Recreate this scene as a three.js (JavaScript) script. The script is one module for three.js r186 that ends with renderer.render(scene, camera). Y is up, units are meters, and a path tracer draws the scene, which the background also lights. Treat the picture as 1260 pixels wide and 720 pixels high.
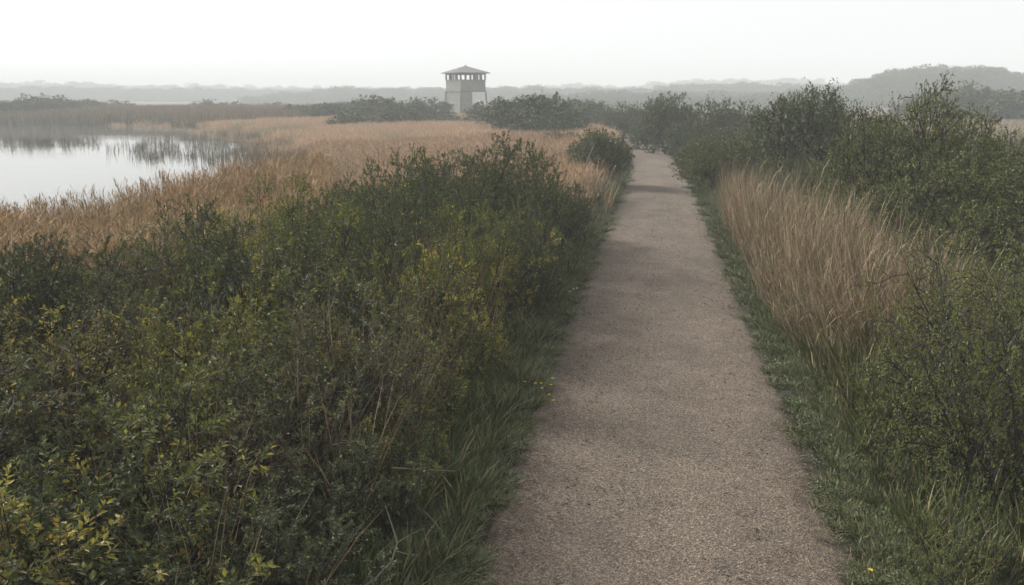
import * as THREE from 'three';
import { mergeGeometries } from 'three/addons/utils/BufferGeometryUtils.js';
import { ImprovedNoise } from 'three/addons/math/ImprovedNoise.js';

// ---------------------------------------------------------------- camera, sky, sun, exposure
const FOCAL = 1100, EYE = 3.0, PITCH = Math.atan(242 / FOCAL), YAW = Math.atan(186 / FOCAL);   // in pixels of the 1260 x 720 photograph
const scene = new THREE.Scene();
const camera = new THREE.PerspectiveCamera(2 * Math.atan(360 / FOCAL) * 180 / Math.PI, 1260 / 720, 0.1, 4000);
camera.position.set(0, EYE, 0);
camera.rotation.order = 'YXZ';
camera.rotation.set(-PITCH, YAW, 0);
camera.focus = 6.5; camera.userData.fStop = 4.5;
camera.updateMatrixWorld();

const renderer = new THREE.WebGLRenderer({ antialias: true });
renderer.toneMapping = THREE.LinearToneMapping;
renderer.toneMappingExposure = 1.4;
renderer.shadowMap.enabled = true;

const SUN_AZ = YAW + 52 * Math.PI / 180, SUN_EL = 32 * Math.PI / 180;                            // ahead and to the left, behind thin haze
const sunDir = new THREE.Vector3(-Math.sin(SUN_AZ) * Math.cos(SUN_EL), Math.sin(SUN_EL), -Math.cos(SUN_AZ) * Math.cos(SUN_EL));
{
  const W = 512, H = 256, data = new Float32Array(W * H * 4);
  for (let j = 0; j < H; j++) for (let i = 0; i < W; i++) {
    const el = ((j + 0.5) / H - 0.5) * Math.PI, az = ((i + 0.5) / W - 0.5) * 2 * Math.PI;
    const x = Math.cos(el) * Math.cos(az), y = Math.sin(el), z = Math.cos(el) * Math.sin(az);
    const c = Math.max(-1, Math.min(1, x * sunDir.x + y * sunDir.y + z * sunDir.z)), a = Math.acos(c);
    const glow = 0.4 * Math.exp(-(a * a) / 0.6);                                                // light scattered forward round the veiled sun
    const base = 0.62 + 0.12 * Math.pow(1 - Math.max(0, y), 3);
    const k = (j * W + i) * 4;
    data[k] = (base * 0.985 + glow * 1.03); data[k + 1] = (base * 1.0 + glow * 1.0); data[k + 2] = (base * 1.012 + glow * 0.95); data[k + 3] = 1;
  }
  const sky = new THREE.DataTexture(data, W, H, THREE.RGBAFormat, THREE.FloatType);
  sky.mapping = THREE.EquirectangularReflectionMapping; sky.magFilter = THREE.LinearFilter; sky.minFilter = THREE.LinearFilter; sky.needsUpdate = true;
  scene.background = sky; scene.environment = sky;
}
const sun = new THREE.DirectionalLight(new THREE.Color(1.0, 0.95, 0.84), 5.0);
sun.position.copy(sunDir).multiplyScalar(200); sun.castShadow = true; sun.shadow.radius = 32;
sun.shadow.camera.left = sun.shadow.camera.bottom = -90; sun.shadow.camera.right = sun.shadow.camera.top = 90; sun.shadow.camera.far = 500; sun.shadow.mapSize.set(4096, 4096);
sun.name = 'sun';
scene.add(sun, sun.target);
scene.fog = new THREE.FogExp2(new THREE.Color(0.93, 0.97, 1.0), 0.0021);

// ---------------------------------------------------------------- helpers
const rng = (a) => () => { a |= 0; a = a + 0x6D2B79F5 | 0; let t = Math.imul(a ^ a >>> 15, 1 | a); t = t + Math.imul(t ^ t >>> 7, 61 | t) ^ t; return ((t ^ t >>> 14) >>> 0) / 4294967296; };
const V = (x, y, z) => new THREE.Vector3(x, y, z);
const clamp = (x, a, b) => Math.max(a, Math.min(b, x)), lerp = (a, b, t) => a + (b - a) * t;
const smooth = (a, b, x) => { const t = clamp((x - a) / (b - a), 0, 1); return t * t * (3 - 2 * t); };
const per = new ImprovedNoise();
const fbm = (x, y, z = 0, o = 4) => { let s = 0, a = 0.5; for (let i = 0; i < o; i++) { s += a * per.noise(x, y, z + i * 7.3); x *= 2.03; y *= 2.03; a *= 0.5; } return s; };
const interp = (table, x) => {
  if (x <= table[0][0]) return table[0][1];
  for (let i = 1; i < table.length; i++) if (x <= table[i][0]) return lerp(table[i - 1][1], table[i][1], (x - table[i - 1][0]) / (table[i][0] - table[i - 1][0]));
  return table[table.length - 1][1];
};
const ray = (px, py) => V((px - 630) / FOCAL, -(py - 360) / FOCAL, -1).applyEuler(camera.rotation);
const onPlane = (px, py, y = 0) => { const d = ray(px, py), t = (y - EYE) / d.y; return V(d.x * t, y, d.z * t); };
const column = (px, dist) => { const d = ray(px, 118), l = Math.hypot(d.x, d.z); return V(d.x / l * dist, 0, d.z / l * dist); };   // a place at a distance from the viewpoint
const pixelX = (x, z) => { const c = Math.cos(YAW), s = Math.sin(YAW), rx = x * c - z * s, rz = x * s + z * c; return rz < -0.05 ? 630 + FOCAL * rx / (-rz * Math.cos(PITCH)) * 1 : -1e6; };

const taken = {};
const numbered = (n) => { const k = taken[n] = (taken[n] ?? -1) + 1; return k ? `${n}_${String(k).padStart(3, '0')}` : n; };
const tag = (o, label, category, group, kind) => { o.userData = { label, category }; if (group) o.userData.group = group; if (kind) o.userData.kind = kind; return o; };
function meshOf(name, geo, mat, parent, kind) {
  const m = new THREE.Mesh(geo, mat); m.castShadow = m.receiveShadow = true; m.name = parent === scene ? numbered(name) : name;
  if (kind) m.userData.kind = kind;
  parent.add(m); return m;
}
class Builder {
  constructor() { this.p = []; this.c = []; this.i = []; }
  vert(x, y, z, c) { this.p.push(x, y, z); this.c.push(c[0], c[1], c[2]); return this.p.length / 3 - 1; }
  tri(a, b, c) { this.i.push(a, b, c); }
  geometry() {
    const g = new THREE.BufferGeometry();
    g.setAttribute('position', new THREE.Float32BufferAttribute(this.p, 3)); g.setAttribute('color', new THREE.Float32BufferAttribute(this.c, 3));
    g.setIndex(this.i); return g;
  }
}
// ---------------------------------------------------------------- materials
const leafMaterial = new THREE.MeshPhysicalMaterial({ vertexColors: true, roughness: 1, transmission: 0.4, thickness: 0, side: THREE.DoubleSide, flatShading: true });
const glossyLeafMaterial = new THREE.MeshStandardMaterial({ vertexColors: true, roughness: 0.72, side: THREE.DoubleSide, flatShading: true });
const dullLeafMaterial = new THREE.MeshStandardMaterial({ vertexColors: true, roughness: 0.75, side: THREE.DoubleSide, flatShading: true });
const barkMaterial = new THREE.MeshStandardMaterial({ vertexColors: true, roughness: 0.95, flatShading: true });
const bladeMaterial = new THREE.MeshStandardMaterial({ vertexColors: true, roughness: 0.7, side: THREE.DoubleSide, flatShading: true });
const strawMaterial = new THREE.MeshStandardMaterial({ vertexColors: true, roughness: 0.85, side: THREE.DoubleSide, flatShading: true });

// ---------------------------------------------------------------- the lie of the land
const WATER = -0.5;
const pathLine = [[-140, -10.6], [-130, -9.6], [-100, -6.4], [-80, -4.2], [-68, -2.9], [-59, -1.95], [-55, -1.35], [-48, -0.8], [-41, -0.45], [-34, -0.22], [-27, -0.15], [-15, -0.03], [-9, 0.03], [-6, 0.09], [12, 0.09]];
const pathX = (z) => (interp(pathLine, z - 3) + interp(pathLine, z) + interp(pathLine, z + 3)) / 3;
const halfWidth = (z, side) => 1.17 + 0.16 * fbm(z * 0.5, side * 9.1, 3, 3) + 0.13 * fbm(z * 2.1, side * 4.2, 8, 2);
const pond = [[-700, 370], [-200, 345], [0, 335], [120, 322], [230, 290], [318, 254], [375, 224], [388, 198], [368, 180], [315, 169], [275, 161], [200, 155], [0, 153], [-700, 153]].map(([a, b]) => { const p = onPlane(a, b, WATER); return [p.x, p.z]; });
function pondDistance(x, z) {                                                                    // negative inside
  let inside = false, best = 1e9;
  for (let i = 0, j = pond.length - 1; i < pond.length; j = i++) {
    const [ax, az] = pond[i], [bx, bz] = pond[j];
    if ((az > z) !== (bz > z) && x < (bx - ax) * (z - az) / (bz - az) + ax) inside = !inside;
    const dx = bx - ax, dz = bz - az, t = clamp(((x - ax) * dx + (z - az) * dz) / (dx * dx + dz * dz), 0, 1);
    best = Math.min(best, Math.hypot(x - ax - t * dx, z - az - t * dz));
  }
  return inside ? -best : best;
}
function groundY(x, z) {
  const away = Math.abs(x - pathX(z));
  let y = 0.14 * fbm(x * 0.13, z * 0.13, 1, 3) * smooth(1.6, 6, away) + 0.05 * fbm(x * 0.9, z * 0.9, 2, 2) * smooth(1.2, 2.4, away) + 0.03 * smooth(1.05, 1.6, away);
  y += 0.02 * fbm(x * 2.5, z * 2.5, 5, 2) * smooth(1.1, 1.5, away) - 0.012 * smooth(1.3, 1.0, away);
  if (x < -3) { const d = pondDistance(x, z); y -= 0.42 * smooth(14, 1, d) + 0.7 * smooth(0.8, -2.5, d); }
  return y;
}
const spaced = (near, far, n, pow) => { const out = []; for (let i = 0; i <= n; i++) out.push(near + (far - near) * Math.pow(i / n, pow)); return out; };

// ground: one sheet to the foot of the hills, finer near the path
{
  const xs = [...spaced(-0.1, -960, 200, 3.2).reverse(), ...spaced(0.1, 960, 180, 3.2)], zs = [...spaced(-4, 40, 24, 1.6).reverse(), ...spaced(-4.3, -1010, 260, 2.7)];
  const b = new Builder(), uv = [];
  const soil = [0.05, 0.037, 0.025], turf = [0.055, 0.062, 0.026], straw = [0.24, 0.165, 0.09], mud = [0.05, 0.045, 0.035];
  for (const z of zs) for (const x of xs) {
    const away = Math.abs(x - pathX(z)), n = fbm(x * 0.7, z * 0.7, 4, 4), n2 = fbm(x * 0.09, z * 0.09, 9, 3);
    const green = clamp(0.45 + 1.3 * n2 + 0.8 * n, 0, 1), c = [0, 0, 0], d = x < -3 ? pondDistance(x, z) : 50;
    const dry = clamp(smooth(20, 34, -z) * (x < 0 ? 1 : 0.55) + 0.7 * n2, 0, 1) * smooth(1.4, 2.6, away);
    for (let k = 0; k < 3; k++) {
      let v = lerp(soil[k], turf[k], green * smooth(1.05, 1.5, away) * 0.85);
      v = lerp(v, straw[k], dry); v = lerp(v, mud[k], smooth(1.5, -0.5, d));
      c[k] = v * (1 + 0.5 * n);
    }
    b.vert(x, groundY(x, z), z, c); uv.push(x / 1.7, z / 1.7);
  }
  const w = xs.length;
  for (let j = 0; j + 1 < zs.length; j++) for (let i = 0; i + 1 < w; i++) { const a = j * w + i; b.tri(a, a + 1, a + w); b.tri(a + 1, a + w + 1, a + w); }
  const g = b.geometry(); g.setAttribute('uv', new THREE.Float32BufferAttribute(uv, 2)); g.computeVertexNormals();
  const N = 512, tex = new Uint8Array(N * N * 4), R = rng(5);
  for (let i = 0; i < N * N; i++) { const v = 150 + 105 * R() * R() - 50 * R(); tex[i * 4] = v; tex[i * 4 + 1] = v * 0.97; tex[i * 4 + 2] = v * 0.92; tex[i * 4 + 3] = 255; }
  const t = new THREE.DataTexture(tex, N, N); t.wrapS = t.wrapT = THREE.RepeatWrapping; t.magFilter = THREE.LinearFilter; t.colorSpace = THREE.SRGBColorSpace; t.needsUpdate = true;
  const tb = new THREE.DataTexture(tex, N, N); tb.wrapS = tb.wrapT = THREE.RepeatWrapping; tb.magFilter = THREE.LinearFilter; tb.needsUpdate = true;
  const ground = meshOf('ground', g, new THREE.MeshStandardMaterial({ vertexColors: true, map: t, bumpMap: tb, bumpScale: 0.012, roughness: 1 }), scene);
  tag(ground, 'level ground of soil, turf and dead grass round the path', 'ground', null, 'structure');
}

// gravel path
{
  const N = 1024, R = rng(11), cells = (n) => { const a = new Float32Array(n * n * 3); for (let i = 0; i < a.length; i++) a[i] = R(); return a; };
  const worley = (pts, n, u, v) => {
    const x = u * n, y = v * n, cx = Math.floor(x), cy = Math.floor(y); let d1 = 9, d2 = 9, id = 0;
    for (let j = -1; j <= 1; j++) for (let i = -1; i <= 1; i++) {
      const k = ((((cy + j) % n) + n) % n * n + (((cx + i) % n) + n) % n) * 3, dx = cx + i + pts[k] - x, dy = cy + j + pts[k + 1] - y, d = dx * dx + dy * dy;
      if (d < d1) { d2 = d1; d1 = d; id = pts[k + 2]; } else if (d < d2) d2 = d;
    }
    return [Math.sqrt(d1), Math.sqrt(d2), id];
  };
  const n1 = 210, n2 = 110, P1 = cells(n1), P2 = cells(n2), col = new Uint8Array(N * N * 4), hgt = new Uint8Array(N * N * 4);
  for (let j = 0; j < N; j++) for (let i = 0; i < N; i++) {
    const [a, b, id] = worley(P1, n1, i / N, j / N), [e, f, id2] = worley(P2, n2, i / N, j / N), k = (j * N + i) * 4;
    const big = id2 > 0.80 && f - e > 0.12;
    const h = big ? 0.55 + 0.45 * (1 - e) : 0.25 + 0.4 * clamp((b - a) * 1.6, 0, 1) * (0.5 + id);
    const tone = (big ? 0.78 + 0.5 * (id2 - 0.80) / 0.2 : 0.50 + 0.66 * id) * (0.9 + 0.2 * R()), warm = big ? (id2 * 37 % 1) : (id * 53 % 1);
    col[k] = clamp(215 * tone * (1 + 0.06 * warm), 0, 255); col[k + 1] = clamp(208 * tone, 0, 255); col[k + 2] = clamp(203 * tone * (1 - 0.10 * warm), 0, 255); col[k + 3] = 255;
    hgt[k] = hgt[k + 1] = hgt[k + 2] = clamp(255 * h, 0, 255); hgt[k + 3] = 255;
  }
  const T = (d, srgb) => { const t = new THREE.DataTexture(d, N, N); t.wrapS = t.wrapT = THREE.RepeatWrapping; t.magFilter = THREE.LinearFilter; if (srgb) t.colorSpace = THREE.SRGBColorSpace; t.needsUpdate = true; return t; };
  const b = new Builder(), uv = [], cols = 34, zs = [...spaced(9, -30, 390, 1), ...spaced(-30.2, -140, 200, 1)];
  for (const z of zs) for (let i = 0; i <= cols; i++) {
    const s = i / cols * 2 - 1, cx = pathX(z), x = cx + s * (halfWidth(z, s) + 0.10), edge = Math.abs(s);
    const n = fbm(x * 1.1, z * 0.8, 21, 4), n2 = fbm(x * 5, z * 4, 23, 3), dirt = smooth(0.80, 0.99, edge + 0.35 * n2 + 0.1 * n);
    const c0 = [0.206, 0.180, 0.163], c1 = [0.085, 0.068, 0.052], damp = smooth(0.02, 0.32, fbm(x * 0.9 + 4, z * 0.45, 27, 3)), m = (1 + 0.34 * n + 0.34 * n2) * (1 - 0.24 * damp);
    b.vert(x, 0.014 + 0.02 * (1 - s * s) + 0.012 * fbm(x * 1.6, z * 1.6, 31, 3) - 0.045 * smooth(0.9, 1, edge), z, c0.map((v, k) => lerp(v, c1[k], dirt) * m));
    uv.push(x / 1.9, z / 1.9);
  }
  const w = cols + 1;
  for (let j = 0; j + 1 < zs.length; j++) for (let i = 0; i < cols; i++) { const a = j * w + i; b.tri(a, a + 1, a + w); b.tri(a + 1, a + w + 1, a + w); }
  const g = b.geometry(); g.setAttribute('uv', new THREE.Float32BufferAttribute(uv, 2)); g.computeVertexNormals();
  const path = meshOf('path', g, new THREE.MeshStandardMaterial({ vertexColors: true, map: T(col, true), bumpMap: T(hgt), bumpScale: 0.009, roughness: 0.95 }), scene);
  tag(path, 'pale brown gravel footpath running to the far shrubs', 'path', null, 'structure');
}
// pond
{
  const s = new THREE.Shape(pond.map(([x, z]) => { return new THREE.Vector2(x, -z); }));
  const c = pond.reduce((a, p) => [a[0] + p[0] / pond.length, a[1] + p[1] / pond.length], [0, 0]);
  const grown = new THREE.Shape(pond.map(([x, z]) => { const d = Math.hypot(x - c[0], z - c[1]); return new THREE.Vector2(x + (x - c[0]) / d * 3, -(z + (z - c[1]) / d * 3)); }));
  const g = new THREE.ShapeGeometry(grown); g.rotateX(-Math.PI / 2);
  const p = g.attributes.position, uv = []; for (let i = 0; i < p.count; i++) uv.push(p.getX(i) / 24, p.getZ(i) / 24);
  g.setAttribute('uv', new THREE.Float32BufferAttribute(uv, 2));
  const N = 512, d = new Uint8Array(N * N * 4);
  for (let j = 0; j < N; j++) for (let i = 0; i < N; i++) {
    const u = i / N * 2 * Math.PI, v = j / N * 2 * Math.PI, k = (j * N + i) * 4;
    const h = 128 + 40 * per.noise(4 * Math.cos(u) + 9, 4 * Math.sin(u), 11 * Math.sin(v) + 3 * Math.cos(v)) + 24 * per.noise(11 * Math.cos(u), 11 * Math.sin(u) + 5, 24 * Math.sin(v));
    d[k] = d[k + 1] = d[k + 2] = clamp(h, 0, 255); d[k + 3] = 255;
  }
  const t = new THREE.DataTexture(d, N, N); t.wrapS = t.wrapT = THREE.RepeatWrapping; t.magFilter = THREE.LinearFilter; t.needsUpdate = true;
  const m = meshOf('pond_water', g, new THREE.MeshPhysicalMaterial({ color: new THREE.Color().setRGB(0.10, 0.105, 0.098), roughness: 0.04, ior: 1.33, bumpMap: t, bumpScale: 0.012 }), scene);
  m.position.y = WATER;
  tag(m, 'still pale water of the pond behind the golden reeds', 'water', null, 'structure');
}

// ---------------------------------------------------------------- plants: stems, twigs and leaves grown branch by branch
function tube(b, pts, r0, r1, sides, color) {
  let ring = null; const up = V(0.31, 0.2, 0.93), t = V(0, 0, 0), s = V(0, 0, 0), n = V(0, 0, 0);
  for (let i = 0; i < pts.length; i++) {
    t.copy(pts[Math.min(i + 1, pts.length - 1)]).sub(pts[Math.max(i - 1, 0)]).normalize(); s.crossVectors(t, up).normalize(); n.crossVectors(s, t);
    const r = lerp(r0, r1, i / (pts.length - 1)), now = [];
    for (let k = 0; k < sides; k++) { const a = k / sides * 2 * Math.PI, c = Math.cos(a) * r, d = Math.sin(a) * r, p = pts[i]; now.push(b.vert(p.x + s.x * c + n.x * d, p.y + s.y * c + n.y * d, p.z + s.z * c + n.z * d, color)); }
    if (ring) for (let k = 0; k < sides; k++) { const q = (k + 1) % sides; b.tri(ring[k], ring[q], now[k]); b.tri(ring[q], now[q], now[k]); }
    ring = now;
  }
}
const _s = V(0, 0, 0), _n = V(0, 0, 0);
function leaf(b, p, d, len, wid, roll, color, R) {                                                // two halves folded along the midrib, tip drooping
  _s.crossVectors(d, V(0.02, 1, 0.01)); if (_s.lengthSq() < 1e-4) _s.set(1, 0, 0); _s.normalize(); _n.crossVectors(_s, d).normalize();
  const c = Math.cos(roll), s = Math.sin(roll), sx = _s.x * c + _n.x * s, sy = _s.y * c + _n.y * s, sz = _s.z * c + _n.z * s, nx = _n.x * c - _s.x * s, ny = _n.y * c - _s.y * s, nz = _n.z * c - _s.z * s;
  const m = 0.42 * len, h = wid * 0.5, f = wid * 0.16, dr = len * 0.12;
  const a = b.vert(p.x, p.y, p.z, color), e = b.vert(p.x + d.x * len, p.y + d.y * len - dr, p.z + d.z * len, color);
  const l = b.vert(p.x + d.x * m + sx * h + nx * f, p.y + d.y * m + sy * h + ny * f, p.z + d.z * m + sz * h + nz * f, color), r = b.vert(p.x + d.x * m - sx * h + nx * f, p.y + d.y * m - sy * h + ny * f, p.z + d.z * m - sz * h + nz * f, color);
  b.tri(a, e, l); b.tri(a, r, e);
}
function growPlant(seed, o) {
  const R = rng(seed), stems = new Builder(), leaves = new Builder(), leafList = [], tubeList = [], sg = () => R() * 2 - 1, levels = o.n.length;
  const rand = (v, k) => { v.x += sg() * k; v.y += sg() * k; v.z += sg() * k; return v; };
  const leafAt = (p, d, k, tone) => {
    const perp = V(sg(), sg() * 0.6, sg()).cross(d).normalize(), dir = d.clone().multiplyScalar(o.leafAlong ?? 0.6).addScaledVector(perp, 0.8); dir.y += o.leafUp ?? 0.15; dir.normalize();
    const q = o.leafLen * (0.6 + 0.7 * R());
    leafList.push([p, dir, q, q * o.leafRatio * (0.8 + 0.4 * R()), sg() * 0.9, o.palette(R, tone)]);
  };
  function grow(p0, d0, len, rad, lev, tone) {
    const segs = lev === 0 ? 6 : lev === 1 ? 4 : 3, pts = [p0.clone()], dirs = [d0.clone()], p = p0.clone(), d = d0.clone();
    for (let i = 0; i < segs; i++) { p.addScaledVector(d, len / segs); rand(d, o.wiggle[lev]); d.y += o.up[lev]; d.normalize(); pts.push(p.clone()); dirs.push(d.clone()); }
    if (p.y < 0.02) p.y = 0.02;
    tubeList.push([pts, rad, rad * (lev === levels - 1 ? 0.5 : 0.4), lev === 0 ? 5 : 3, o.bark(R)]);
    const where = (t) => { const f = t * segs, i = Math.min(segs - 1, Math.floor(f)); return [pts[i].clone().lerp(pts[i + 1], f - i), dirs[i]]; };
    if (lev < levels - 1) {
      const n = Math.max(1, Math.round(o.n[lev + 1] * (0.75 + 0.5 * R())));
      for (let k = 0; k < n; k++) {
        const t = o.from[lev] + (1 - o.from[lev]) * (k + R()) / n, [q, dd] = where(t), az = k * 2.4 + R() * 1.2, A = o.angle[lev + 1] * (0.7 + 0.6 * R());
        const s = V(0.3, 0.1, 1).cross(dd).normalize(), u = s.clone().cross(dd).normalize(), side = s.multiplyScalar(Math.cos(az)).addScaledVector(u, Math.sin(az));
        const c = dd.clone().multiplyScalar(Math.cos(A)).addScaledVector(side, Math.sin(A)); c.y *= o.flat ?? 1; c.normalize();
        grow(q, c, o.len * o.ratio[lev + 1] * (1 - 0.45 * t) * (0.65 + 0.7 * R()), rad * 0.5 * (1 - 0.4 * t) + 0.001, lev + 1, clamp(tone + sg() * 0.25, 0, 1));
      }
    }
    if (o.puff && lev === 1) {
      const cx = pts[segs], rr = o.puffR * (0.7 + 0.6 * R()), puffTone = R();
      for (let k = 0; k < o.puff; k++) { const v = V(sg(), sg(), sg()).normalize(), q = rr * Math.cbrt(0.25 + 0.75 * R()); leafAt(V(cx.x + v.x * q, Math.max(0.05, cx.y + v.y * q * o.puffFlat), cx.z + v.z * q), v, k, puffTone); }
    }
    if (lev >= levels - 2) {
      const s0 = lev === levels - 1 ? 0.3 : 0.6, count = Math.round(o.leaves * (lev === levels - 1 ? 1 : 0.6) * (0.5 + R()));
      if (R() > (o.bare ?? 0)) for (let k = 0; k < count; k++) { const [q, dd] = where(s0 + (1 - s0) * (k + R()) / count); leafAt(q, dd, k, tone); }
    }
  }
  for (let i = 0; i < o.n[0]; i++) {
    const az = i * 2.4 + R(), tilt = o.tilt * Math.sqrt((i + 0.4) / o.n[0]), b = o.base ?? 0.12;
    grow(V(Math.cos(az) * b * R(), -0.04, Math.sin(az) * b * R()), V(Math.sin(tilt) * Math.cos(az), Math.cos(tilt), Math.sin(tilt) * Math.sin(az)), o.len * (0.7 + 0.4 * R()) * (R() < (o.wands ?? 0.2) ? 1.28 : 1), o.rad * (0.6 + 0.6 * R()), 0, R());
  }
  const rank = (list, f) => list[Math.min(list.length - 1, Math.floor(list.length * f))], sorted = (f) => leafList.map(f).sort((a, b) => a - b);
  let inside = () => true;
  if (o.dome) {                                                                                    // long shoots are browsed and wind-cut to a lumpy dome
    const h = rank(sorted((l) => l[0].y), 0.9), r = rank(sorted((l) => Math.hypot(l[0].x, l[0].z)), 0.85);
    inside = (p) => { const q = Math.hypot(p.x, p.z) / r, lump = 1 + 0.22 * per.noise(p.x / r * 2.3 + seed, p.z / r * 2.3, seed * 0.7) + 0.16 * per.noise(p.x / r * 6, p.z / r * 6, seed); return p.y < h * lump * (0.45 + 0.65 * Math.sqrt(Math.max(0, 1 - q * q / 1.5))) && q < 1.22 * lump; };
  }
  for (const l of leafList) if (inside(l[0])) leaf(leaves, ...l);
  for (const t of tubeList) { let n = t[0].length; while (n > 1 && !inside(t[0][n - 1])) n--; if (n > 1) tube(stems, t[0].slice(0, n), ...t.slice(1)); }
  const ys = [], rs = []; for (let i = 0; i < leaves.p.length; i += 12) { ys.push(leaves.p[i + 1]); rs.push(Math.hypot(leaves.p[i], leaves.p[i + 2])); }
  ys.sort((a, b) => a - b); rs.sort((a, b) => a - b);
  return { stem: stems.geometry(), crown: leaves.geometry(), h: ys[Math.floor(ys.length * 0.985)], r: rs[Math.floor(rs.length * 0.9)] };
}
function plantThing(proto, name, label, category, group, x, z, h, r, turn, crownMaterial = dullLeafMaterial) {
  const o = new THREE.Group(); o.name = numbered(name); scene.add(o); tag(o, label, category, group);
  meshOf(proto.trunk ?? 'stem', proto.stem, barkMaterial, o); meshOf('crown', proto.crown, crownMaterial, o, 'stuff');
  o.position.set(x, groundY(x, z) - 0.02, z); o.rotation.y = turn; o.scale.set(r / proto.r, h / proto.h, r / proto.r);
  return o;
}
const mixc = (a, b, t) => [lerp(a[0], b[0], t), lerp(a[1], b[1], t), lerp(a[2], b[2], t)];
const jit = (c, R, k = 0.3) => { const m = 1 + (R() * 2 - 1) * k; return [c[0] * m * (1 + 0.1 * (R() - 0.5)), c[1] * m, c[2] * m]; };
const darkBark = (R) => jit([0.022, 0.018, 0.015], R), greyBark = (R) => jit([0.055, 0.042, 0.031], R, 0.5);
const palettes = {                                                                               // each kind: one leaf colour, varied leaf by leaf, with some turned leaves on some branches
  dark: (R) => jit(R() < 0.06 ? [0.22, 0.18, 0.03] : [0.042, 0.057, 0.012], R, 0.35),
  yellow: (R, t) => jit(R() < 0.08 + 0.8 * smooth(0.5, 0.9, t) ? mixc([0.33, 0.27, 0.030], [0.19, 0.18, 0.03], R()) : [0.084, 0.096, 0.013], R, 0.35),
  brown: (R) => jit(R() < 0.16 ? [0.12, 0.085, 0.03] : [0.066, 0.076, 0.016], R, 0.35),
  grey: (R) => jit(R() < 0.06 ? [0.20, 0.17, 0.04] : [0.060, 0.076, 0.026], R, 0.35),
  amber: (R) => jit(R() < 0.3 ? [0.24, 0.15, 0.025] : [0.078, 0.085, 0.016], R, 0.35),
  hawthorn: (R) => jit([0.094, 0.108, 0.022], R, 0.35),
  tree: (R) => jit([0.070, 0.088, 0.032], R, 0.35),
  lime: (R) => jit([0.108, 0.126, 0.018], R, 0.35),
};
const shrubBase = { n: [10, 8, 7], len: 1.25, ratio: [1, 0.42, 0.19], tilt: 0.85, angle: [0, 0.8, 0.8], from: [0.22, 0.2, 0], wiggle: [0.16, 0.22, 0.25], up: [0.05, 0.05, 0.06], rad: 0.014, leafLen: 0.044, leafRatio: 0.38, leaves: 11, bark: darkBark };
const kinds = {
  dark: [1, 2, 3].map((s) => growPlant(100 + s, { ...shrubBase, palette: palettes.dark, leafLen: 0.042, leafRatio: 0.42, leaves: 18 })),
  yellow: [1, 2].map((s) => growPlant(200 + s, { ...shrubBase, palette: palettes.yellow, leafLen: 0.05, leafRatio: 0.36, n: [10, 9, 7], leaves: 12 })),
  brown: [1, 2].map((s) => growPlant(300 + s, { ...shrubBase, palette: palettes.brown, leafLen: 0.04, leaves: 10, n: [13, 8, 6], tilt: 0.6, bark: greyBark, bare: 0.3 })),
  grey: [1, 2].map((s) => growPlant(400 + s, { ...shrubBase, palette: palettes.grey, leafLen: 0.05, leafRatio: 0.24, leafAlong: 1.0, leaves: 17, tilt: 0.65, up: [0.08, 0.12, 0.12] })),
  amber: [1].map((s) => growPlant(500 + s, { ...shrubBase, palette: palettes.amber, leafLen: 0.042, leaves: 13 })),
};
const notes = {
  dark: ['dark_shrub', 'dense dark green shrub with small close leaves in the pathside thicket', 'dark green shrubs of the thicket'],
  yellow: ['yellowing_shrub', 'shrub with yellow and bright green leaf tips in the pathside thicket', 'yellowing shrubs of the thicket'],
  brown: ['twiggy_shrub', 'half bare brown shrub of thin grey twigs in the pathside thicket', 'twiggy shrubs of the thicket'],
  grey: ['narrow_leaved_shrub', 'grey green shrub with narrow upright leaves in the pathside thicket', 'narrow leaved shrubs of the thicket'],
  amber: ['amber_shrub', 'low shrub with amber and olive leaves in the pathside thicket', 'amber leaved shrubs of the thicket'],
};
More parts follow.
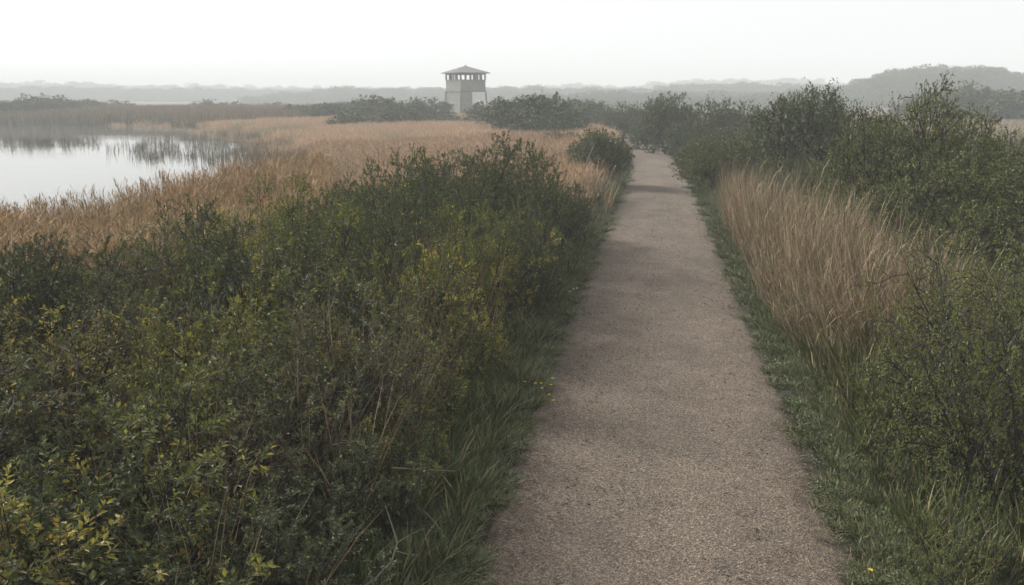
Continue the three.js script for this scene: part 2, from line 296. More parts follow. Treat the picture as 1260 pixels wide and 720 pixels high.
// ---- the thicket left of the path
const thicketEdge = [[-400, 11], [0, 11.8], [140, 12.2], [270, 13], [400, 15.2], [480, 17.3], [600, 19], [700, 19.6], [760, 19.8]];
const thicket = [];
{
  const R = rng(77);
  for (let tries = 0; tries < 9000 && thicket.length < 150; tries++) {
    const x = -1.75 - R() * 11, z = -0.6 - R() * 19.6, d = Math.hypot(x, z), px = pixelX(x, z);
    if (d < 3.0 || px < -330 || px > 800 || d > interp(thicketEdge, px) - 0.3) continue;
    const gap = 0.68 + 0.2 * smooth(5, 14, d);
    if (thicket.some((t) => Math.hypot(t.x - x, t.z - z) < gap)) continue;
    const away = pathX(z) - halfWidth(z, -1) - x, tall = interp([[3, 1.05], [6, 1.32], [9, 1.58], [12, 1.85], [15, 2.0], [18, 2.0], [20, 1.9]], d) * (0.80 + 0.32 * R());
    const h = tall * lerp(0.62, 1, smooth(0.5, 1.5, away)), r = lerp(0.42, 0.72, smooth(0.5, 1.4, away)) * (0.8 + 0.5 * R()) * (d > 12 ? 1.12 : 1);
    const u = px + 90 * (R() - 0.5), v = d + 2 * (R() - 0.5), q = R();
    let kind;
    if (v > 11 && u > 470) kind = q < 0.85 ? 'dark' : 'grey';
    else if (v > 8.5 && u > 300) kind = u < 560 ? (q < 0.5 ? 'yellow' : q < 0.8 ? 'dark' : 'grey') : (q < 0.75 ? 'dark' : 'yellow');
    else if (v > 7) kind = u < 200 ? (q < 0.55 ? 'grey' : q < 0.75 ? 'yellow' : 'brown') : u < 460 ? (q < 0.35 ? 'brown' : q < 0.65 ? 'yellow' : q < 0.85 ? 'dark' : 'grey') : (q < 0.6 ? 'dark' : 'yellow');
    else if (v > 5) kind = q < 0.08 ? 'brown' : q < 0.45 ? 'yellow' : q < 0.9 ? 'dark' : 'amber';
    else kind = q < 0.5 ? 'dark' : q < 0.86 ? 'yellow' : 'amber';
    thicket.push({ x, z, r, h });
    const set = kinds[kind], n = notes[kind];
    plantThing(set[Math.floor(R() * set.length)], n[0], n[1], 'shrub', n[2], x, z, h, r, R() * 6.28, kind === 'grey' ? glossyLeafMaterial : leafMaterial);
  }
}

// ---- the nearer shrubs and small trees right of the path
const spread = { dome: true, n: [9, 9, 8], len: 1.5, ratio: [1, 0.55, 0.22], tilt: 1.15, angle: [0, 0.85, 0.8], from: [0.2, 0.12, 0], wiggle: [0.2, 0.24, 0.25], up: [0.04, 0.0, 0.02], flat: 0.75, rad: 0.03, leafLen: 0.055, leafRatio: 0.5, leaves: 14, bark: darkBark };
const nearLime = growPlant(601, { ...spread, dome: false, wands: 0, n: [16, 12, 8], len: 1.3, ratio: [1, 0.5, 0.16], palette: palettes.lime, leafLen: 0.03, leafRatio: 0.45, leaves: 7, bare: 0.2, rad: 0.012, tilt: 1.15, up: [0.02, 0, 0.02] });
const nearLime2 = growPlant(602, { ...spread, dome: false, n: [8, 8, 7], len: 1.3, ratio: [1, 0.5, 0.17], palette: palettes.lime, leafLen: 0.034, leafRatio: 0.45, leaves: 9, bare: 0.1, rad: 0.010, tilt: 0.9 });
const hawthorn = [611, 612].map((s) => growPlant(s, { ...spread, puff: 55, puffR: 0.24, puffFlat: 0.4, n: [11, 13, 11], ratio: [1, 0.55, 0.22], palette: palettes.hawthorn, leafLen: 0.032, leaves: 17, rad: 0.02 }));
const roundTree = growPlant(621, { ...spread, puff: 120, puffR: 0.3, puffFlat: 0.7, n: [8, 14, 9], len: 1.7, tilt: 0.9, from: [0.3, 0.3, 0], flat: 0.75, rad: 0.04, ratio: [1, 0.55, 0.22], palette: palettes.tree, leafLen: 0.05, leafRatio: 0.6, leaves: 19, up: [0.0, 0.04, 0.02] });
roundTree.trunk = 'trunk';
const midShrubs = [631, 632, 633].map((s) => growPlant(s, { ...spread, puff: 70, puffR: 0.22, puffFlat: 0.75, n: [9, 11, 8], len: 1.2, tilt: 1.05, ratio: [1, 0.5, 0.22], rad: 0.02, palette: palettes.tree, leafLen: 0.05, leafRatio: 0.6, leaves: 16, up: [0.05, 0.05, 0.05] }));
const limeMid = growPlant(634, { ...spread, puff: 70, puffR: 0.2, puffFlat: 0.7, n: [9, 11, 8], len: 1.2, ratio: [1, 0.5, 0.22], rad: 0.02, palette: palettes.hawthorn, leafLen: 0.045, leaves: 20, up: [0.05, 0.05, 0.05] });
const farShrubs = [641, 642, 643].map((s) => growPlant(s, { ...spread, puff: 40, puffR: 0.24, puffFlat: 0.7, n: [8, 10, 6], len: 1.2, tilt: 1.05, ratio: [1, 0.5, 0.17], palette: palettes.tree, leafLen: 0.085, leafRatio: 0.6, leaves: 13, up: [0.05, 0.05, 0.05] }));
{
  const R = rng(91), pick = (a) => a[Math.floor(R() * a.length)], put = (proto, name, label, group, px, d, h, r) => { const p = column(px, d); return plantThing(proto, name, label, 'shrub', group, p.x, p.z, h * 0.95, r, R() * 6.28, d < 10 ? leafMaterial : dullLeafMaterial); };
  for (const [px, d, h, r] of [[1268, 7.7, 1.95, 0.95], [1325, 6.9, 1.9, 1.0], [1300, 9.2, 2.05, 1.2]]) put(nearLime, 'thorn_shrub', 'open thorn shrub with dark wiry branches and sparse lime leaves', 'thorn shrubs before the hawthorns', px, d, h, r);
  put(nearLime2, 'lime_shrub', 'small lime green shrub growing at the foot of the thorn shrubs', null, 1262, 5.3, 0.95, 0.42);
  for (const [px, d, h, r] of [[1160, 8.2, 0.7, 0.55], [1105, 8.8, 0.55, 0.45], [1195, 7.3, 0.85, 0.55]]) put(nearLime2, 'low_lime_scrub', 'low scrub with lime leaves between the thorn shrubs and the blond grass', 'low lime scrub', px, d, h, r);
  put(hawthorn[0], 'spreading_hawthorn', 'tallest olive hawthorn with a peaked top behind the blond grass', null, 1135, 18.0, 3.05, 1.45);
  put(hawthorn[1], 'spreading_hawthorn', 'broad olive green hawthorn with tiered branches behind the blond grass', 'olive hawthorns behind the blond grass', 1245, 16.0, 2.15, 1.6);
  put(hawthorn[1], 'spreading_hawthorn', 'low sprawling olive hawthorn at the back edge of the blond grass', null, 1060, 15.8, 1.55, 1.1);
  put(hawthorn[0], 'spreading_hawthorn', 'broad olive green hawthorn with tiered branches behind the blond grass', 'olive hawthorns behind the blond grass', 1200, 19.5, 2.5, 1.3);
  const t = put(roundTree, 'bushy_tree', 'dark round topped bushy tree standing above the blond grass', null, 1004, 28, 3.15, 1.8); t.userData.category = 'tree';
  put(limeMid, 'olive_shrub', 'rounded olive shrub at the path edge before the blond grass begins', null, 885, 29, 1.75, 1.25);
  for (const [px, d, h, r] of [[978, 27, 1.3, 0.9], [1025, 26, 1.25, 0.9]]) put(limeMid, 'skirting_shrub', 'low olive shrub growing round the foot of the bushy tree', 'low shrubs round the bushy tree', px, d, h, r);
  put(limeMid, 'mossy_shrub', 'low mossy green shrub between the bushy tree and the path', null, 935, 33, 1.7, 1.2);
  for (const [px, d, h, r] of [[800, 62, 2.5, 1.6], [765, 66, 2.4, 1.5], [826, 48, 3.05, 1.35], [800, 52, 1.6, 1.0], [850, 45, 1.9, 1.1], [880, 47, 2.75, 1.3], [922, 50, 2.5, 1.4], [872, 37, 1.5, 0.9], [912, 40, 1.7, 1.1]])
    put(pick(midShrubs), 'bend_shrub', 'dark green shrub in the row where the path bends', 'shrubs along the bend of the path', px, d, h, r);
  for (const [px, d, h, r] of [[1088, 50, 1.9, 1.1], [1160, 44, 1.3, 1.2]])
    put(pick(midShrubs), 'meadow_shrub', 'grey green shrub behind the bushy tree and hawthorns', 'shrubs behind the bushy tree', px, d, h, r);
  const w = put(midShrubs[1], 'verge_shrub', 'dark wispy shrub alone on the meadow side of the path bend', null, 738, 30.5, 1.85, 1.0);
  for (const [px, d, h, r] of [[700, 36, 0.9, 0.8], [748, 34, 0.6, 0.5], [690, 48, 1.1, 1.2]]) put(pick(midShrubs), 'low_shrub', 'low green shrub among the golden grass beside the path bend', 'low shrubs in the golden grass', px, d, h, r);
  for (const [px, d, h, r] of [[655, 62, 2.95, 2.6], [690, 60, 2.2, 1.8], [625, 70, 2.4, 2.2], [665, 58, 1.6, 1.8], [705, 72, 2.4, 2.2], [640, 74, 2.6, 2], [605, 84, 2.5, 2.3], [718, 84, 2.6, 2.4]])
    put(pick(farShrubs), 'hazy_shrub', 'large hazy shrub in the clump beside the watchtower', 'shrub clump beside the watchtower', px, d, h, r);
  for (const [px, d, h, r] of [[455, 92, 2.7, 2.6], [482, 88, 2.5, 2.3], [512, 95, 2.5, 2.3], [440, 82, 1.6, 2.6], [490, 80, 1.7, 2.2], [535, 84, 1.3, 2.2], [560, 80, 1.25, 2.0], [588, 78, 1.3, 2.0], [465, 100, 2.8, 2.5], [530, 104, 2.6, 2.4], [405, 105, 2.1, 2.8], [372, 112, 1.9, 2.8], [425, 112, 2.3, 2.5]])
    put(pick(farShrubs), 'meadow_edge_shrub', 'pale hazy shrub at the edge of the golden meadow before the watchtower', 'shrubs along the meadow edge', px, d, h, r);
  for (const [px, d, h, r] of [[-40, 142, 3.2, 3.2], [10, 138, 2.6, 3.0], [42, 140, 3.0, 2.8], [72, 140, 2.8, 2.6], [100, 150, 2.4, 3], [140, 160, 2.2, 3], [255, 150, 2.2, 3], [285, 165, 2.0, 3], [340, 150, 1.9, 3]])
    put(pick(farShrubs), 'pond_bank_shrub', 'faint grey shrub on the far bank of the pond', 'shrubs on the far pond bank', px, d, h, r);
  for (const [px, d, h, r] of [[1165, 118, 3.6, 3.2], [1190, 112, 4.0, 2.6], [1212, 116, 3.6, 3.4], [1240, 112, 3.4, 3.4], [1268, 114, 3.5, 3.2], [1140, 122, 3.0, 3.2], [1295, 112, 3.4, 3.2]])
    put(pick(farShrubs), 'field_tree', 'dark hazy tree in the row across the pale field below the hill', 'tree row across the pale field', px, d, h, r).userData.category = 'tree';
}

// ---------------------------------------------------------------- grasses and reeds
function blades(seed, o) {
  const R = rng(seed), b = new Builder(), sg = () => R() * 2 - 1;
  for (let i = 0; i < o.n; i++) {
    const az = R() * 6.283, r = o.r * Math.sqrt(R()), x = Math.cos(az) * r, z = Math.sin(az) * r, h = o.h * (0.55 + 0.6 * R()), lean = o.lean * (0.3 + R()) * h, la = az + sg() * 1.4, bend = o.bend * R() * h;
    const w = o.w * (0.7 + 0.6 * R()), wa = R() * 6.283, c = o.color(R), wx = Math.cos(wa) * w / 2, wz = Math.sin(wa) * w / 2, lx = Math.cos(la), lz = Math.sin(la);
    const P = (t, k) => [x + lx * (lean * t + bend * t * t), h * (t - (o.droop ?? 0.1) * t * t * (bend / h)), z + lz * (lean * t + bend * t * t), k];
    let prev = null;
    for (const t of o.steps ?? [0, 0.5]) {
      const [a, y, e] = P(t), k = 1 - 0.35 * t, v = [b.vert(a - wx * k, y, e - wz * k, c), b.vert(a + wx * k, y, e + wz * k, c)];
      if (prev) { b.tri(prev[0], prev[1], v[0]); b.tri(prev[1], v[1], v[0]); } prev = v;
    }
    const [a, y, e] = P(1), tip = b.vert(a, y, e, c); b.tri(prev[0], prev[1], tip);
    if (o.plume && R() < o.plume) for (let k = 0; k < 4; k++) {
      const q = P(1 - 0.035 * k), pl = o.plumeLen * (0.6 + 0.5 * R()), pa = la + sg() * 1.2, pc = o.plumeColor(R), pw = pl * 0.09, ox = Math.cos(pa), oz = Math.sin(pa);
      const v0 = b.vert(q[0], q[1] - pl * 0.5, q[2], pc), v1 = b.vert(q[0] + ox * pl * 0.25 - oz * pw, q[1], q[2] + oz * pl * 0.25 + ox * pw, pc), v2 = b.vert(q[0] + ox * pl * 0.25 + oz * pw, q[1] + pl * 0.1, q[2] + oz * pl * 0.25 - ox * pw, pc), v3 = b.vert(q[0] + ox * pl * 0.5, q[1] + pl * 0.42, q[2] + oz * pl * 0.5, pc);
      b.tri(v0, v1, v2); b.tri(v1, v3, v2);
    }
    if (o.sideLeaves) for (let k = 0; k < o.sideLeaves; k++) {
      const q = P(0.3 + 0.55 * R()), ll = h * (0.14 + 0.16 * R()), pa = R() * 6.283, ox = Math.cos(pa), oz = Math.sin(pa), c2 = o.color(R), hw = w * 0.42;
      const v0 = b.vert(q[0], q[1], q[2], c2), v1 = b.vert(q[0] + ox * ll * 0.3 - oz * hw, q[1] + ll * 0.6, q[2] + oz * ll * 0.3 + ox * hw, c2), v2 = b.vert(q[0] + ox * ll * 0.3 + oz * hw, q[1] + ll * 0.6, q[2] + oz * ll * 0.3 - ox * hw, c2), v3 = b.vert(q[0] + ox * ll * 0.75, q[1] + ll * 0.9, q[2] + oz * ll * 0.75, c2);
      b.tri(v0, v1, v2); b.tri(v1, v3, v2);
    }
  }
  return b.geometry();
}
function scatter(name, geos, mat, spots, label, category) {                                       // spots: [x, z, turn, scale, height scale, tint]
  const root = new THREE.Group(); root.name = numbered(name); scene.add(root); tag(root, label, category, null, 'stuff');
  const M = new THREE.Matrix4(), q = new THREE.Quaternion(), e = new THREE.Euler(), c = new THREE.Color();
  geos.forEach((g, k) => {
    const mine = spots.filter((_, i) => i % geos.length === k); if (!mine.length) return;
    const im = new THREE.InstancedMesh(g, mat, mine.length); im.name = name.replace(/s$/, '') + '_mass'; im.userData.kind = 'stuff'; im.castShadow = im.receiveShadow = true;
    mine.forEach(([x, z, turn, s, sy = s, tint = [1, 1, 1], y = groundY(x, z) - 0.01], i) => {
      q.setFromEuler(e.set(0, turn, 0)); M.compose(V(x, y, z), q, V(s, sy, s)); im.setMatrixAt(i, M); im.setColorAt(i, c.setRGB(...tint));
    });
    root.add(im);
  });
  return root;
}
const tone = (R, k = 0.25) => { const m = 1 + (R() * 2 - 1) * k, w = (R() * 2 - 1) * 0.08; return [m * (1 + w), m, m * (1 - w)]; };
const green = (R) => jit(R() < 0.2 ? [0.20, 0.16, 0.09] : mixc([0.060, 0.085, 0.034], [0.115, 0.135, 0.052], R()), R);
const longGreen = (R) => jit(R() < 0.2 ? [0.20, 0.155, 0.075] : mixc([0.040, 0.062, 0.020], [0.080, 0.100, 0.028], R()), R);
const blond = (R) => jit(R() < 0.2 ? [0.11, 0.115, 0.045] : mixc([0.42, 0.32, 0.21], [0.13, 0.095, 0.058], R()), R);
const gold = (R) => jit(R() < 0.1 ? [0.10, 0.10, 0.035] : mixc([0.44, 0.29, 0.125], [0.26, 0.17, 0.075], R()), R);
const paleGold = (R) => jit(mixc([0.52, 0.38, 0.262], [0.35, 0.25, 0.165], R()), R);
const olive = (R) => jit(R() < 0.35 ? [0.19, 0.14, 0.06] : mixc([0.055, 0.062, 0.022], [0.10, 0.10, 0.035], R()), R);
const plumeBrown = (R) => jit([0.25, 0.165, 0.085], R);

// verge turf, both sides
{
  const geos = [1, 2, 3].map((s) => blades(700 + s, { n: 34, r: 0.055, h: 0.085, lean: 0.55, bend: 0.6, droop: 0.5, w: 0.0055, color: green })), R = rng(31), spots = [];
  for (let k = 0; k < 60000 && spots.length < 30000; k++) {
    const z = -3.2 - 48 * Math.pow(R(), 1.9), side = R() < 0.45 ? -1 : 1, out = -0.2 + (side < 0 ? 1.15 : 1.6) * Math.pow(R(), 1.05), x = pathX(z) + side * (halfWidth(z, side) + out);
    const patch = fbm(x * 2.2, z * 1.6, 41, 3) + 0.25 * fbm(x * 8, z * 8, 43, 2);
    if (out < 0.16 && patch < 0.04 - out * 0.9) continue;
    const far = smooth(6, 40, -z), s = (0.7 + 0.8 * R()) * lerp(1, 2.2, far), hh = s * lerp(0.45, 1.3, smooth(-0.1, 0.6, out)) * (0.7 + 0.6 * R());
    spots.push([x, z, R() * 6.28, s, hh, tone(R, 0.35)]);
  }
  scatter('verge_grass', geos, bladeMaterial, spots, 'short green turf along both edges of the gravel path', 'grass');
  const strands = [1, 2].map((s) => blades(750 + s, { n: 8, r: 0.06, h: 0.034, lean: 1.4, bend: 0.8, droop: 0.3, w: 0.0035, color: (q) => jit(mixc([0.21, 0.175, 0.115], [0.10, 0.078, 0.05], q()), q) })), dry = [];
  for (let k = 0; k < 2600; k++) { const z = -3.2 - 24 * Math.pow(R(), 1.6), side = R() < 0.4 ? -1 : 1, out = -0.26 + 0.8 * R() * R(), x = pathX(z) + side * (halfWidth(z, side) + out); if (fbm(x * 1.8, z * 1.8, 45, 2) < 0.0 && R() < 0.75) continue; dry.push([x, z, R() * 6.28, 0.6 + 0.9 * R(), 0.6 + 0.8 * R(), tone(R, 0.35), Math.max(groundY(x, z), 0.012)]); }
  scatter('dead_grass', strands, strawMaterial, dry, 'dead straw strands lying along the path edges', 'grass');
  const bit = [1, 2].map((s) => { const q = rng(755 + s), b = new Builder(); for (let i = 0; i < 3; i++) leaf(b, V((q() - 0.5) * 0.09, 0.004 + 0.006 * q(), (q() - 0.5) * 0.09), V(q() - 0.5, 0.1 * q(), q() - 0.5).normalize(), 0.022 + 0.02 * q(), 0.012, (q() - 0.5) * 0.8, jit([0.10, 0.065, 0.035], q, 0.5), q); return b.geometry(); }), litter = [];
  for (let k = 0; k < 1500; k++) { const z = -3.2 - 20 * Math.pow(R(), 1.5), side = R() < 0.6 ? -1 : 1, out = -0.75 * Math.pow(R(), 2.2) + 0.25 * R(), x = pathX(z) + side * (halfWidth(z, side) + out); litter.push([x, z, R() * 6.28, 0.6 + 0.7 * R(), 0.6 + 0.7 * R(), tone(R, 0.5), Math.max(groundY(x, z), 0.03)]); }
  scatter('leaf_litter', bit, strawMaterial, litter, 'small brown fallen leaves scattered along the path edges', 'leaves');
  const weeds = [1, 2].map((s) => { const q = rng(740 + s), b = new Builder(); for (let i = 0; i < 26; i++) { const a = q() * 6.28, r = 0.05 * Math.sqrt(q()); leaf(b, V(Math.cos(a) * r, 0.01 + 0.05 * q(), Math.sin(a) * r), V(Math.cos(a), 0.5 * q(), Math.sin(a)).normalize(), 0.014 + 0.016 * q(), 0.012, q() - 0.5, jit([0.055, 0.075, 0.026], q, 0.4), q); } return b.geometry(); }), herb = [];
  for (let k = 0; k < 3500; k++) {
    const z = -3.2 - 26 * Math.pow(R(), 1.7), side = R() < 0.4 ? -1 : 1, out = -0.02 + 1.2 * R(), x = pathX(z) + side * (halfWidth(z, side) + out);
    if (fbm(x * 1.6, z * 1.6, 47, 2) < -0.04) continue;
    herb.push([x, z, R() * 6.28, 0.7 + 0.9 * R(), 0.7 + 0.9 * R(), tone(R, 0.35)]);
  }
  scatter('verge_weeds', weeds, bladeMaterial, herb, 'low broad leaved weeds creeping through the verge turf', 'weeds');
}
// longer grass at the foot of the shrubs
{
  const geos = [1, 2, 3].map((s) => blades(720 + s, { n: 26, r: 0.07, h: 0.36, lean: 0.22, bend: 0.55, droop: 0.45, w: 0.008, steps: [0, 0.35, 0.7], color: longGreen })), R = rng(32), spots = [];
  for (let k = 0; k < 9000; k++) {
    const z = -3 - 52 * Math.pow(R(), 1.6), side = R() < 0.42 ? -1 : 1, out = (side < 0 ? 0.25 : 0.5) + (side < 0 ? 1.0 : 3.4) * Math.pow(R(), 1.4), x = pathX(z) + side * (halfWidth(z, side) + out);
    if (fbm(x * 0.9, z * 0.9, 51, 2) < -0.12 || (out < 0.5 && R() < 0.6)) continue;
    const s = 0.6 + 0.7 * R(); spots.push([x, z, R() * 6.28, s * lerp(1, 1.6, smooth(10, 40, -z)), s * lerp(0.75, 1.15, smooth(0.3, 1.0, out)), tone(R, 0.35)]);
  }
  scatter('long_grass', geos, bladeMaterial, spots, 'longer green grass between the verge turf and the shrubs', 'grass');
  const stalks = [1, 2, 3].map((s) => blades(760 + s, { n: 16, r: 0.12, h: 1.05, lean: 0.25, bend: 0.35, w: 0.007, steps: [0, 0.4, 0.75], color: (q) => jit(mixc([0.32, 0.24, 0.14], [0.12, 0.085, 0.05], q()), q) })), spots2 = [];
  for (let k = 0; k < 4200; k++) {
    const x = -1.9 - R() * 9, z = -1.5 - R() * 18, d = Math.hypot(x, z), px = pixelX(x, z);
    if (d < 2.8 || px < -250 || px > 770 || d > interp(thicketEdge, px)) continue;
    const u = (px > 170 && px < 600 ? 0.8 : 0.25) * (d < 6 ? 0.7 : 1); if (R() > u || fbm(x * 0.7, z * 0.7, 57, 2) < -0.1) continue;
    const s = 0.75 + 0.5 * R(); spots2.push([x, z, R() * 6.28, 1, s * lerp(0.9, 1.25, smooth(4, 14, d)), tone(R, 0.3)]);
  }
  scatter('dead_stalks', stalks, strawMaterial, spots2, 'dead straw stalks standing among the thicket shrubs', 'stalks');
}
// blond grass stand right of the path
{
  const geos = [1, 2, 3, 4].map((s) => blades(780 + s, { n: 22, r: 0.15, h: 1.28, lean: 0.17, bend: 0.22, w: 0.0075, steps: [0, 0.4, 0.75], color: blond, sideLeaves: 1 })), R = rng(33), spots = [];
  const back = [[870, 25], [900, 22.5], [930, 19.5], [1000, 16], [1080, 12.8], [1150, 11], [1230, 9.6]], front = [[870, 23], [905, 18.5], [940, 14.6], [970, 12.6], [1010, 11], [1060, 10.2], [1110, 9.7], [1230, 9.2]];
  for (let k = 0; k < 9000 && spots.length < 1000; k++) {
    const px = 872 + 340 * R(), u = R(), d = lerp(interp(front, px), interp(back, px), u) + (R() - 0.5) * 0.5, { x, z } = column(px, d);
    if (x < pathX(z) + halfWidth(z, 1) + 0.45 || fbm(x * 1.1, z * 1.1, 61, 2) < -0.25) continue;
    const s = 0.8 + 0.35 * R(), sy = s * lerp(0.5, 1.05, smooth(0, 0.5, u)) * (0.62 + 0.6 * R()) * interp([[870, 0.9], [920, 1.02], [1050, 1], [1150, 0.92], [1230, 0.8]], px);
    spots.push([x, z, R() * 6.28, s, sy, tone(R, 0.2)]);
  }
  scatter('blond_grass', geos, strawMaterial, spots, 'tall blond dead grass standing beside the path under the hawthorns', 'grass');
  const tuft = [1, 2].map((s) => blades(790 + s, { n: 30, r: 0.2, h: 0.75, lean: 0.25, bend: 0.35, w: 0.016, color: blond })), few = [];
  for (const [px, d, n, sp] of [[782, 57, 26, 0.9], [770, 62, 20, 0.9], [836, 42, 20, 0.7], [846, 35, 14, 0.5], [845, 40, 10, 0.5], [740, 26, 40, 1.2], [725, 24, 40, 1.2], [705, 26, 40, 1.6]]) for (let k = 0; k < n; k++) { const p = column(px, d); few.push([p.x + (R() - 0.5) * 2 * sp, p.z + (R() - 0.5) * 2 * sp, R() * 6.28, 0.7 + 0.5 * R(), 0.7 + 0.6 * R(), tone(R)]); }
  scatter('straw_tufts', tuft, strawMaterial, few.filter(([x, z]) => Math.abs(x - pathX(z)) > 1.35), 'straw coloured grass tufts at the feet of the shrubs by the bend', 'grass');
}
// golden reeds before the pond and the golden meadow behind
{
  const reed = [1, 2, 3].map((s) => blades(800 + s, { n: 26, r: 0.18, h: 1.25, lean: 0.06, bend: 0.12, w: 0.009, steps: [0, 0.5], color: gold, sideLeaves: 2, plume: 0.22, plumeLen: 0.12, plumeColor: plumeBrown }));
  const meadow = [1, 2, 3].map((s) => blades(810 + s, { n: 30, r: 0.3, h: 0.85, lean: 0.15, bend: 0.2, w: 0.02, color: paleGold, plume: 0.15, plumeLen: 0.1, plumeColor: plumeBrown }));
  const distant = [1, 2].map((s) => blades(820 + s, { n: 40, r: 0.7, h: 0.85, lean: 0.15, bend: 0.2, w: 0.05, color: paleGold }));
  const meadowTint = (R, x, z) => { const g = smooth(0.05, 0.35, fbm(x * 0.11 + 9, z * 0.11, 79, 3)), t = tone(R, 0.2); return [t[0] * lerp(1.08, 0.66, g), t[1] * lerp(1.06, 0.82, g), t[2] * lerp(1.06, 0.72, g)]; };
  const R = rng(34), belt = [], field = [], farField = [], bank = [];
  for (let k = 0; k < 60000; k++) {
    const px = -120 + 900 * R(), d = 9 + 110 * Math.pow(R(), 1.25), p = column(px, d), { x, z } = p;
    if (x > pathX(z) - 1.9 - (z > -40 ? 0.6 * R() : 0) || d < interp(thicketEdge, px) + 0.1) continue;
    const pd = pondDistance(x, z); if (pd < 0.25 && !(pd > -3 && fbm(x * 0.4, z * 0.4, 71, 2) > 0.15)) continue;
    const patch = fbm(x * 0.16, z * 0.16, 73, 3); if (patch < -0.28 && px > 380) continue;
    if (px < 400 && d < 34) { if (R() < 0.85) belt.push([x, z, R() * 6.28, 0.9 + 0.3 * R(), (0.55 + 0.5 * R() + 0.5 * patch) * interp([[11, 0.65], [15, 0.9], [20, 1.15]], d), meadowTint(R, x * 2.2, z * 2.2)]); }
    else if (d < 55) field.push([x, z, R() * 6.28, 0.9 + 0.4 * R(), 0.7 + 0.4 * R() + 0.6 * patch, meadowTint(R, x, z)]);
    else farField.push([x, z, R() * 6.28, 1 + 0.4 * R(), 0.75 + 0.4 * R() + 0.5 * patch, meadowTint(R, x, z)]);
  }
  scatter('reeds', reed, strawMaterial, belt, 'golden brown reeds standing along the near edge of the pond', 'reeds');
  scatter('meadow_grass', meadow, strawMaterial, field, 'pale golden meadow grass between the thicket and the watchtower', 'grass');
  scatter('distant_meadow_grass', distant, strawMaterial, farField, 'hazy golden grass of the far meadow below the watchtower', 'grass');
  const bankReed = [1, 2].map((s) => blades(830 + s, { n: 44, r: 0.9, h: 1.35, lean: 0.06, bend: 0.1, w: 0.06, color: (q) => jit(mixc([0.21, 0.15, 0.085], [0.13, 0.105, 0.06], q()), q) }));
  for (let k = 0; k < 9000; k++) {
    const px = -200 + 640 * R(), d = 105 + 60 * R(), p = column(px, d), pd = pondDistance(p.x, p.z); if (pd < -0.4) continue;
    bank.push([p.x, p.z, R() * 6.28, 1 + 0.5 * R(), 0.8 + 0.5 * R(), tone(R, 0.2)]);
  }
  scatter('bank_reeds', bankReed, strawMaterial, bank, 'dull brown reeds along the far bank of the pond', 'reeds');
  // reeds standing in the water
  const sparse = [1, 2].map((s) => blades(840 + s, { n: 9, r: 0.28, h: 0.8, lean: 0.10, bend: 0.2, w: 0.022, color: (q) => jit(mixc([0.09, 0.085, 0.05], [0.16, 0.12, 0.07], q()), q) })), wet = [];
  const clumps = [[15, 178, 30, 4], [60, 178, 22, 3], [90, 176, 12, 2], [165, 181, 8, 2], [200, 181, 12, 2.2], [240, 181, 14, 2], [158, 186, 6, 1], [178, 193, 7, 0.7], [187, 195, 6, 0.6], [205, 189, 6, 0.8], [240, 193, 8, 0.8], [262, 196, 8, 1], [285, 190, 22, 2.2], [305, 184, 26, 2.5], [320, 195, 24, 2], [300, 204, 12, 1.6], [335, 203, 22, 1.6], [290, 174, 24, 3], [250, 171, 18, 3], [215, 172, 10, 2], [345, 190, 24, 2.2], [360, 200, 22, 1.8], [330, 182, 20, 2.4], [350, 212, 16, 1.2], [320, 215, 8, 1]];
  for (const [px, py, n, sp] of clumps) for (let k = 0; k < n * 1.6; k++) { const c = onPlane(px, py, WATER); wet.push([c.x + (R() + R() - 1) * sp * 1.3, c.z + (R() + R() - 1) * sp * 2, R() * 6.28, 0.7 + 0.5 * R(), 0.6 + 0.7 * R(), tone(R, 0.3), WATER - 0.1]); }
  scatter('water_reeds', sparse, strawMaterial, wet, 'sparse dark reeds standing in the pond with their reflections', 'reeds');
  // rough grass right of the path and the pale field beyond
  const rough = [1, 2].map((s) => blades(850 + s, { n: 34, r: 0.28, h: 0.5, lean: 0.25, bend: 0.4, w: 0.016, color: olive })), spots = [], pale = [];
  for (let k = 0; k < 14000; k++) {
    const d = 8 + 62 * R(), px = 830 + 560 * R(), p = column(px, d); if (p.x < pathX(p.z) + 1.9) continue;
    spots.push([p.x, p.z, R() * 6.28, 0.8 + 0.6 * R(), 0.6 + 0.8 * R() * (1 + fbm(p.x * 0.2, p.z * 0.2, 77, 2)), tone(R, 0.3)]);
  }
  scatter('rough_grass', rough, bladeMaterial, spots, 'rough olive grass under the shrubs beyond the blond stand', 'grass');
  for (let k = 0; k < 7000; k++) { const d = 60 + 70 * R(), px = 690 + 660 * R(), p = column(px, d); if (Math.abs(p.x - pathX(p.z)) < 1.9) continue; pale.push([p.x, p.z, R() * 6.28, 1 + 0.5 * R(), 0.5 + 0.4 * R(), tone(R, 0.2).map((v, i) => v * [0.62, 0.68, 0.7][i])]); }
  scatter('field_grass', distant, strawMaterial, pale, 'pale field grass beyond the hawthorns below the wooded hill', 'grass');
}

